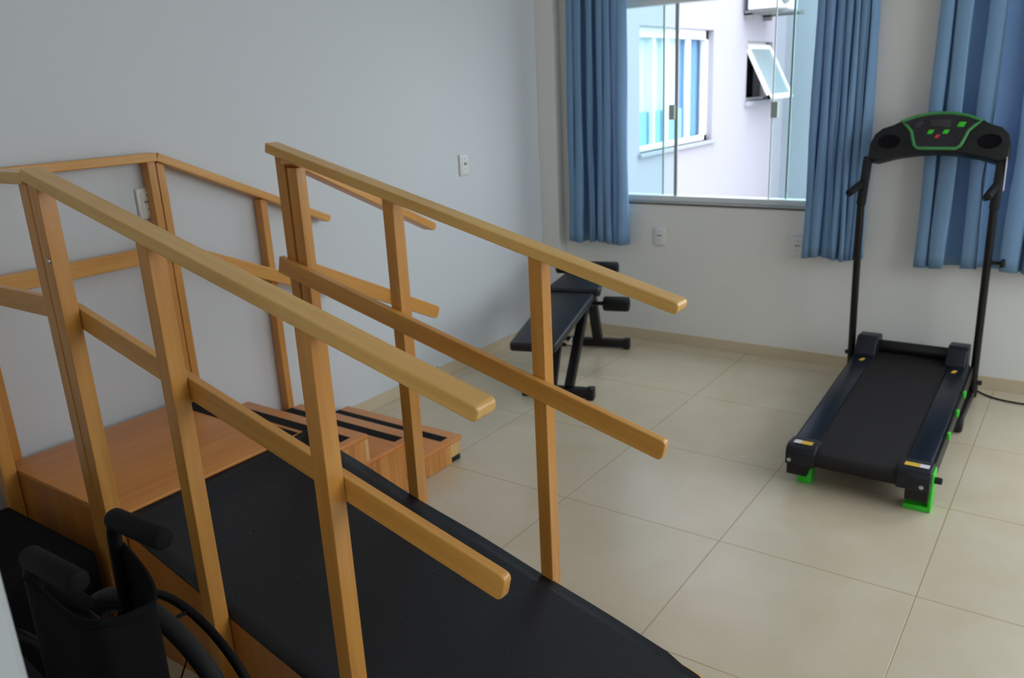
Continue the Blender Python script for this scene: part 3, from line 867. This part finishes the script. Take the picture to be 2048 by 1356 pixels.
# back pad
back = pad([(-.100, -.44), (.100, -.44), (.108, -.42), (.122, .27), (.112, .285), (-.112, .285), (-.122, .27), (-.108, -.42)], .040, .402, .455, -.44, .285)
bmesh_part('back_pad', back, VINYL)
seat = pad([(-.135, .30), (.135, .30), (.145, .315), (.112, .545), (.098, .56), (-.098, .56), (-.112, .545), (-.145, .315)], .042, .470, .494, .30, .56)
bmesh_part('seat_pad', seat, VINYL)
bm = bmesh.new(); bar(bm, (0, -.02, .315), (0, .60, .385), .045, .05); bar(bm, (0, -.30, .350), (0, .26, .395), .04, .03)
fr = bmesh_part('frame', bm, BLACKM)
for y, hw in ((-.03, .165), (.79, .19)):
    bm = bmesh.new(); bar(bm, (-hw, y, .032), (hw, y, .032), .045, .045); f = bmesh_part('foot_bar', bm, BLACKM)
    for sgn in (-1, 1):
        bm = bmesh.new(); box(bm, (sgn*hw-.018, y-.027, 0), (sgn*hw+.018, y+.027, .060), .005); bmesh_part('end_cap', bm, BLACKP, f)
bm = bmesh.new(); bar(bm, (-.03, -.03, .05), (-.03, .20, .40), .04, .04); bmesh_part('front_leg', bm, BLACKM)
bm = bmesh.new(); bar(bm, (.055, -.03, .05), (.075, .27, .41), .042, .045); bmesh_part('front_leg', bm, BLACKM)
bm = bmesh.new(); bar(bm, (.02, .79, .05), (.02, .60, .43), .05, .05); bar(bm, (.02, .60, .39), (.02, .68, .50), .035, .035); bmesh_part('rear_leg', bm, BLACKM)
bm = bmesh.new(); cyl(bm, (.0, -.02, .29), (.045, -.02, .29), .010); rcyl(bm, (.045, -.02, .29), (.075, -.02, .29), .024, .010); bmesh_part('adjustment_knob', bm, CHROME)
# leg rollers
bm = bmesh.new(); cyl(bm, (-.18, .68, .498), (.16, .68, .498), .011); tr = bmesh_part('roller_bar', bm, BLACKM)
for s in (-1, 1):
    bm = bmesh.new(); rcyl(bm, (-.004 if s > 0 else -.185, .68, .498), (.165 if s > 0 else -.014, .68, .498), .036, .008, 24); bmesh_part('foam_roller', bm, FOAM, tr)
bm = bmesh.new(); bar(bm, (.02, .66, .30), (.02, .52, .335), .03, .03); cyl(bm, (-.20, .52, .338), (.24, .52, .338), .011); tr = bmesh_part('roller_bar', bm, BLACKM)
for s in (-1, 1):
    bm = bmesh.new(); 
    p, q = ((.115, .52, .338), (.255, .52, .338)) if s > 0 else ((-.215, .52, .338), (-.075, .52, .338))
    rcyl(bm, p, q, .040, .010, 24); bmesh_part('foam_roller', bm, FOAM, tr)

# ------------------------------------------------------------------ treadmill
tm = empty('treadmill', (.29, 1.1, 0), 'black folding treadmill with green trimmed console in front of the curtains', 'treadmill')
TX0, TX1 = .055, .545
dz = lambda y: .150+.042*(y-.52)/1.2           # deck surface
xl = lambda y: TX0-.035*(y-.5)/1.2             # the deck is turned a touch
xr = lambda y: TX1-.020*(y-.5)/1.2
def slab(bm, pts_xy, zt, zb, bev=.004):
    """quad column: pts (x,y), per-vertex top/bottom functions of y"""
    A = [bm.verts.new((x, y, zb(y))) for x, y in pts_xy]; B = [bm.verts.new((x, y, zt(y))) for x, y in pts_xy]
    n = len(A); fs = [bm.faces.new(A[::-1]), bm.faces.new(B)]
    for i in range(n): fs.append(bm.faces.new((A[i], A[(i+1) % n], B[(i+1) % n], B[i])))
    bmesh.ops.recalc_face_normals(bm, faces=fs)
    if bev: bmesh.ops.bevel(bm, geom=list({e for f in fs for e in f.edges}), offset=bev, segments=2, profile=.5, affect='EDGES')
# belt
bm = bmesh.new()
prof = []
ya, yb = .53, 1.70
for k in range(9):
    a = PI*1.5-PI*k/8
    prof.append((ya+.030*math.cos(a), dz(ya)-.034+.030*math.sin(a)))
for k in range(9):
    a = PI/2-PI*k/8
    prof.append((yb+.030*math.cos(a), dz(yb)-.034+.030*math.sin(a)))
prism(bm, prof, 'x', .142, .462)
for v in bm.verts: v.co.x += -.035*(v.co.y-.5)/1.2
mesh('belt', bm, BELT, tm, smooth=40)
for s in (0, 1):
    e = (lambda y, o: xl(y)+o) if s == 0 else (lambda y, o: xr(y)-o)
    bm = bmesh.new()
    pts = [(e(.56, .012), .56), (e(.56, .092), .56), (e(1.66, .092), 1.66), (e(1.66, .012), 1.66)]
    slab(bm, pts if s == 0 else pts[::-1], lambda y: dz(y)+.004, lambda y: dz(y)-.055, .005); sr = mesh('side_rail', bm, RAILP, tm, smooth=30)
    bm = bmesh.new(); pts = [(e(.56, .0), .56), (e(.56, .013), .56), (e(1.68, .013), 1.68), (e(1.68, 0), 1.68)]
    slab(bm, pts if s == 0 else pts[::-1], lambda y: dz(y)-.010, lambda y: dz(y)-.075, .003); mesh('frame_tube', bm, BLACKM, tm)
    # green dampers along the outside
    for yy in ((.90, 1.13, 1.34) if s else ()):
        bm = bmesh.new(); x = e(yy, -.003); box(bm, (x-.006, yy-.014, dz(yy)-.030), (x+.006, yy+.014, dz(yy)-.002), .004); mesh('green_damper', bm, GREEN, tm, smooth=30)
    # rear end cap with sticker and bolt, green foot
    xa, xb = (TX0, TX0+.108) if s == 0 else (TX1-.108, TX1)
    bm = bmesh.new()
    prism(bm, [(.498, .088), (.498, .140), (.508, .158), (.530, .166), (.60, .162), (.60, .088)], 'x', xa, xb, .006, 3)
    ec = mesh('end_cap', bm, NAVYP, tm, smooth=30)
    bm = bmesh.new(); box(bm, (xa+.004, .510, .045), (xb-.03, .585, .09), .003) if s == 0 else box(bm, (xa+.03, .510, .045), (xb-.004, .585, .09), .003)
    mesh('rear_foot', bm, BLACKP, ec)
    bm = bmesh.new()
    if s == 0: box(bm, (xa+.035, .545, 0), (xb-.022, .60, .06), .004)
    else:
        box(bm, (xa+.025, .530, 0), (xb+.003, .60, .02), .004); box(bm, (xb-.006, .530, 0), (xb+.006, .60, .150), .004)
    mesh('green_foot', bm, GREEN, ec, smooth=30)
    w0 = xa+.020 if s == 0 else xa+.018
    for k, (m_, c0, c1) in enumerate(((STICK, 0, .026), (YELL, .026, .066)) if s == 0 else ((YELL, 0, .048), (STICK, .048, .078))):
        bm = bmesh.new(); A = [bm.verts.new(p) for p in ((w0+c0, .528, .1668), (w0+c1, .528, .1668), (w0+c1, .560, .1655), (w0+c0, .560, .1655))]; bm.faces.new(A)
        r_ = bmesh.ops.extrude_face_region(bm, geom=bm.faces[:]); bmesh.ops.translate(bm, vec=(0, 0, .0006), verts=[v for v in r_['geom'] if isinstance(v, bmesh.types.BMVert)])
        mesh('sticker', bm, m_, ec)
    bm = bmesh.new(); xx = xa+.016 if s == 0 else xb-.026; zz = .108
    tube(bm, [(xx, .499, zz), (xx, .494, zz), (xx, .492, zz)], [.0075, .0075, .005], 14); mesh('bolt', bm, STEEL, ec, smooth=30)
    # front hood block
    xa, xb = (.030, .122) if s == 0 else (.418, .500)
    bm = bmesh.new(); prism(bm, [(1.60, dz(1.6)-.03), (1.60, dz(1.6)+.010), (1.635, .262), (1.66, .272), (1.74, .266), (1.76, .245), (1.76, dz(1.6)-.03)], 'x', xa, xb, .006, 3)
    mesh('front_hood', bm, NAVYP, tm, smooth=30)
    # little yellow warning mark
    bm = bmesh.new(); yy = 1.535; x = e(yy, .058 if s == 0 else .062)
    A = [bm.verts.new((x+px, yy+py, dz(yy+py)+.0048)) for px, py in ((-.012, -.018), (.004, -.018), (.012, .018), (-.004, .018))]; bm.faces.new(A)
    r_ = bmesh.ops.extrude_face_region(bm, geom=bm.faces[:]); bmesh.ops.translate(bm, vec=(0, 0, .0006), verts=[v for v in r_['geom'] if isinstance(v, bmesh.types.BMVert)])
    mesh('warning_mark', bm, YELL, sr)
bm = bmesh.new(); rcyl(bm, (TX1+.003, .555, .118), (TX1+.030, .555, .118), .012); mesh('side_knob', bm, BLACKP, tm, smooth=40)
bm = bmesh.new(); rcyl(bm, (.10, 1.715, .212), (.44, 1.715, .212), .030, .004); mesh('front_cross_tube', bm, BLACKP, tm, smooth=40)
bm = bmesh.new(); box(bm, (.05, 1.64, .05), (.48, 1.76, dz(1.64)-.02), .006); mesh('motor_tray', bm, BLACKP, tm)
# floor frame
for x in (.0, .524):
    bm = bmesh.new(); bar(bm, (x, 1.32, .045), (x, 1.81, .045), .03, .04); b_ = mesh('base_tube', bm, BLACKM, tm)
    bm = bmesh.new(); rcyl(bm, (x-.02, 1.325, .034), (x+.02, 1.325, .034), .034, .006); mesh('transport_wheel', bm, BLACKP, b_, smooth=40)
    bm = bmesh.new(); box(bm, (x-.017, 1.77, 0), (x+.017, 1.815, .06), .004); mesh('base_foot', bm, BLACKP, b_)
bm = bmesh.new(); bar(bm, (.0, 1.78, .045), (.53, 1.78, .045), .03, .03); mesh('base_cross_tube', bm, BLACKM, tm)
for x, s in ((-.002, -1), (.529, 1)):
    bm = bmesh.new()
    tube(bm, smooth_path([(x, 1.70, .05), (x, 1.688, .25), (x, 1.672, .5), (x, 1.660, .75), (x, 1.655, .92)], 5), .0165, 14)
    up = mesh('upright', bm, BLACKM, tm, smooth=True)
    bm = bmesh.new(); rcyl(bm, (x-.03*1, 1.70, .165 if s < 0 else .10), (x+.035, 1.70, .165 if s < 0 else .10), .011); mesh('pivot_pin', bm, BLACKP, up, smooth=True)
    bm = bmesh.new()
    bar(bm, (x, 1.655, .885), (x+.004, 1.71, 1.10), .036, .045, (0, 1, 0), .008); mesh('console_bracket', bm, BLACKP, up, smooth=30)
    bm = bmesh.new(); rcyl(bm, (x-.004, 1.665, .985), (x-.012, 1.47, .965), .0165, .006); mesh('grip_handle', bm, FOAM, up, smooth=40)
bm = bmesh.new(); cyl(bm, (.545, 1.664, .66), (.580, 1.664, .66), .008); rcyl(bm, (.578, 1.664, .66), (.596, 1.664, .66), .019, .005); box(bm, (.578, 1.640, .645), (.592, 1.688, .675), .004); mesh('height_knob', bm, BLACKP, tm, smooth=40)
bm = bmesh.new(); box(bm, (.551, 1.67, .965), (.5535, 1.705, 1.105), .0005); mesh('side_sticker', bm, STICK, tm)
# console, tilted towards the runner
CM = Matrix.Translation((.281, 1.735, 1.145)) @ Matrix.Rotation(math.radians(-24), 4, 'X')
def cpart(name, bm, mat, parent=tm, smooth=30):
    bmesh.ops.transform(bm, matrix=CM, verts=bm.verts); return mesh(name, bm, mat, parent, smooth=smooth)
top = [(-.275, -.070), (-.277, .00), (-.262, .045), (-.235, .072), (-.19, .088), (-.150, .112), (-.10, .132), (-.05, .143), (0, .147)]
bot = [(-.235, -.076), (-.16, -.052), (-.08, -.038), (0, -.033)]
outl = [(x, z) for x, z in top] + [(-x, z) for x, z in top[-2::-1]] + [(-x, z) for x, z in bot[:-1]] + [(x, z) for x, z in bot[::-1]]
bm = bmesh.new(); prism(bm, outl, 'y', -.03, .035, .006, 3); con = cpart('console', bm, BLACKP)
face = [(-.158, .098), (-.10, .122), (-.05, .132), (0, .135), (.05, .132), (.10, .122), (.158, .098), (.135, .08), (.112, .055), (.098, .01), (.09, -.012), (.075, -.024), (-.075, -.024), (-.09, -.012), (-.098, .01), (-.112, .055), (-.135, .08)]
bm = bmesh.new(); prism(bm, face, 'y', -.036, -.028); cpart('console_face', bm, FACE, con)
bm = bmesh.new(); tube(bm, [(x, -.036, z) for x, z in face], .0072, 10, close=True); cpart('green_trim', bm, GREEN2, con, 60)
bm = bmesh.new(); box(bm, (-.04, -.039, .072), (.04, -.034, .105), .002); cpart('display', bm, SCREEN, con)
for nm, (cx, cz, w, h), m_ in (('green_button', (.082, .082, .034, .022), GREEN), ('green_button', (-.034, .050, .028, .018), GREEN), ('green_button', (.026, .050, .028, .018), GREEN), ('red_button', (-.004, .030, .022, .014), RED), ('speed_button', (-.085, .082, .038, .030), SCREEN)):
    bm = bmesh.new(); prism(bm, [(cx-w/2, cz-h/2), (cx+w/2-.008, cz-h/2), (cx+w/2, cz+h/2), (cx-w/2+.008, cz+h/2)], 'y', -.040, -.034, .001); cpart(nm, bm, m_, con)
for sx in (-.197, .197):
    bm = bmesh.new()
    el = lambda r, yy: [bm.verts.new((sx+r*.043*math.cos(2*PI*k/28), yy, .010+r*.030*math.sin(2*PI*k/28))) for k in range(28)]
    R1, R2, R3 = el(1.08, -.030), el(1.0, -.0335), el(.9, -.0312)
    for a, b in ((R1, R2), (R2, R3)):
        for k in range(28): bm.faces.new((a[k], a[(k+1) % 28], b[(k+1) % 28], b[k]))
    bm.faces.new(R3)
    cpart('cup_holder', bm, DARKIN, con)
# safety lanyard and power cord
bm = bmesh.new(); tube(bm, smooth_path([(.475, 1.700, 1.08), (.47, 1.695, 1.00), (.478, 1.69, .93), (.50, 1.668, .925), (.512, 1.655, .95)]), .0022, 8); mesh('safety_lanyard', bm, BLACKP, tm, smooth=True)
bm = bmesh.new(); tube(bm, smooth_path([(.42, 1.76, .09), (.50, 1.86, .03), (.545, 1.845, .006), (.62, 1.790, .005), (.735, 1.772, .005), (.95, 1.79, .005), (1.3, 1.86, .005), (1.5, 1.905, .09), (1.5, 1.915, .5), (1.5, 1.915, .60)]), .0042, 8); mesh('power_cord', bm, BLACKP, tm, smooth=True)
plate('wall_socket', (1.5, YB-.0, .62), 'y', 'white wall socket under the right-hand window where the treadmill cord plugs in', 'wall socket', 'socket')

# ------------------------------------------------------------------ light
w = bpy.data.worlds.new('overcast'); scene.world = w; w.use_nodes = True
nt = w.node_tree; bg = nt.nodes['Background']
tc = N(nt, 'ShaderNodeTexCoord'); sx = N(nt, 'ShaderNodeSeparateXYZ'); nt.links.new(tc.outputs['Generated'], sx.inputs[0])
cr = N(nt, 'ShaderNodeValToRGB'); cr.color_ramp.elements[0].position = .45; cr.color_ramp.elements[0].color = (.46, .47, .48, 1)
cr.color_ramp.elements[1].position = .95; cr.color_ramp.elements[1].color = (.88, .945, 1.0, 1)
mr = N(nt, 'ShaderNodeMapRange'); mr.inputs['From Min'].default_value = -1; nt.links.new(sx.outputs['Z'], mr.inputs['Value'])
nt.links.new(mr.outputs[0], cr.inputs['Fac']); nt.links.new(cr.outputs['Color'], bg.inputs['Color'])
bg.inputs['Strength'].default_value = 6.5

def portal(name, loc, rot, sx, sy):
    l = bpy.data.lights.new(name, 'AREA'); l.shape = 'RECTANGLE'; l.size = sx; l.size_y = sy; l.cycles.is_portal = True
    o = bpy.data.objects.new(name, l); COL.objects.link(o); o.location = loc; o.rotation_euler = rot
for wn in (W1, W2):
    portal('window_portal', ((wn[0]+wn[1])/2, YB+T+.01, (wn[2]+wn[3])/2), (-PI/2, 0, 0), wn[1]-wn[0], wn[3]-wn[2])
portal('window_portal', ((W4[0]+W4[1])/2, YN-T-.01, (W4[2]+W4[3])/2), (PI/2, 0, 0), W4[1]-W4[0], W4[3]-W4[2])
portal('window_portal', (XR+T+.01, (W3[0]+W3[1])/2, (W3[2]+W3[3])/2), (0, PI/2, 0), W3[3]-W3[2], W3[1]-W3[0])

# ------------------------------------------------------------------ camera
cam = bpy.data.cameras.new('camera'); co = bpy.data.objects.new('camera', cam); COL.objects.link(co)
co.location = (0.88136469, -2.33464451, 1.47885099)
yaw, pitch, roll = (math.radians(v) for v in (35.95427213, 72.93210972, -2.83448051))
co.matrix_world = Matrix.Translation(co.location) @ Matrix.Rotation(yaw, 4, 'Z') @ Matrix.Rotation(pitch, 4, 'X') @ Matrix.Rotation(roll, 4, 'Z')
cam.sensor_width = 23.6; cam.lens = 1639.08/2048*23.6
cam.clip_start = .02
cam.dof.use_dof = True; cam.dof.focus_distance = 1.55; cam.dof.aperture_fstop = 3.5
scene.camera = co
v = scene.view_settings
v.view_transform = 'Standard'; v.look = 'None'; v.gamma = 1; v.use_curve_mapping = False; v.exposure = .06
scene.cycles.use_denoising = True
scene.cycles.max_bounces = 10; scene.cycles.diffuse_bounces = 6; scene.cycles.transparent_max_bounces = 12
scene.cycles.sample_clamp_indirect = 6
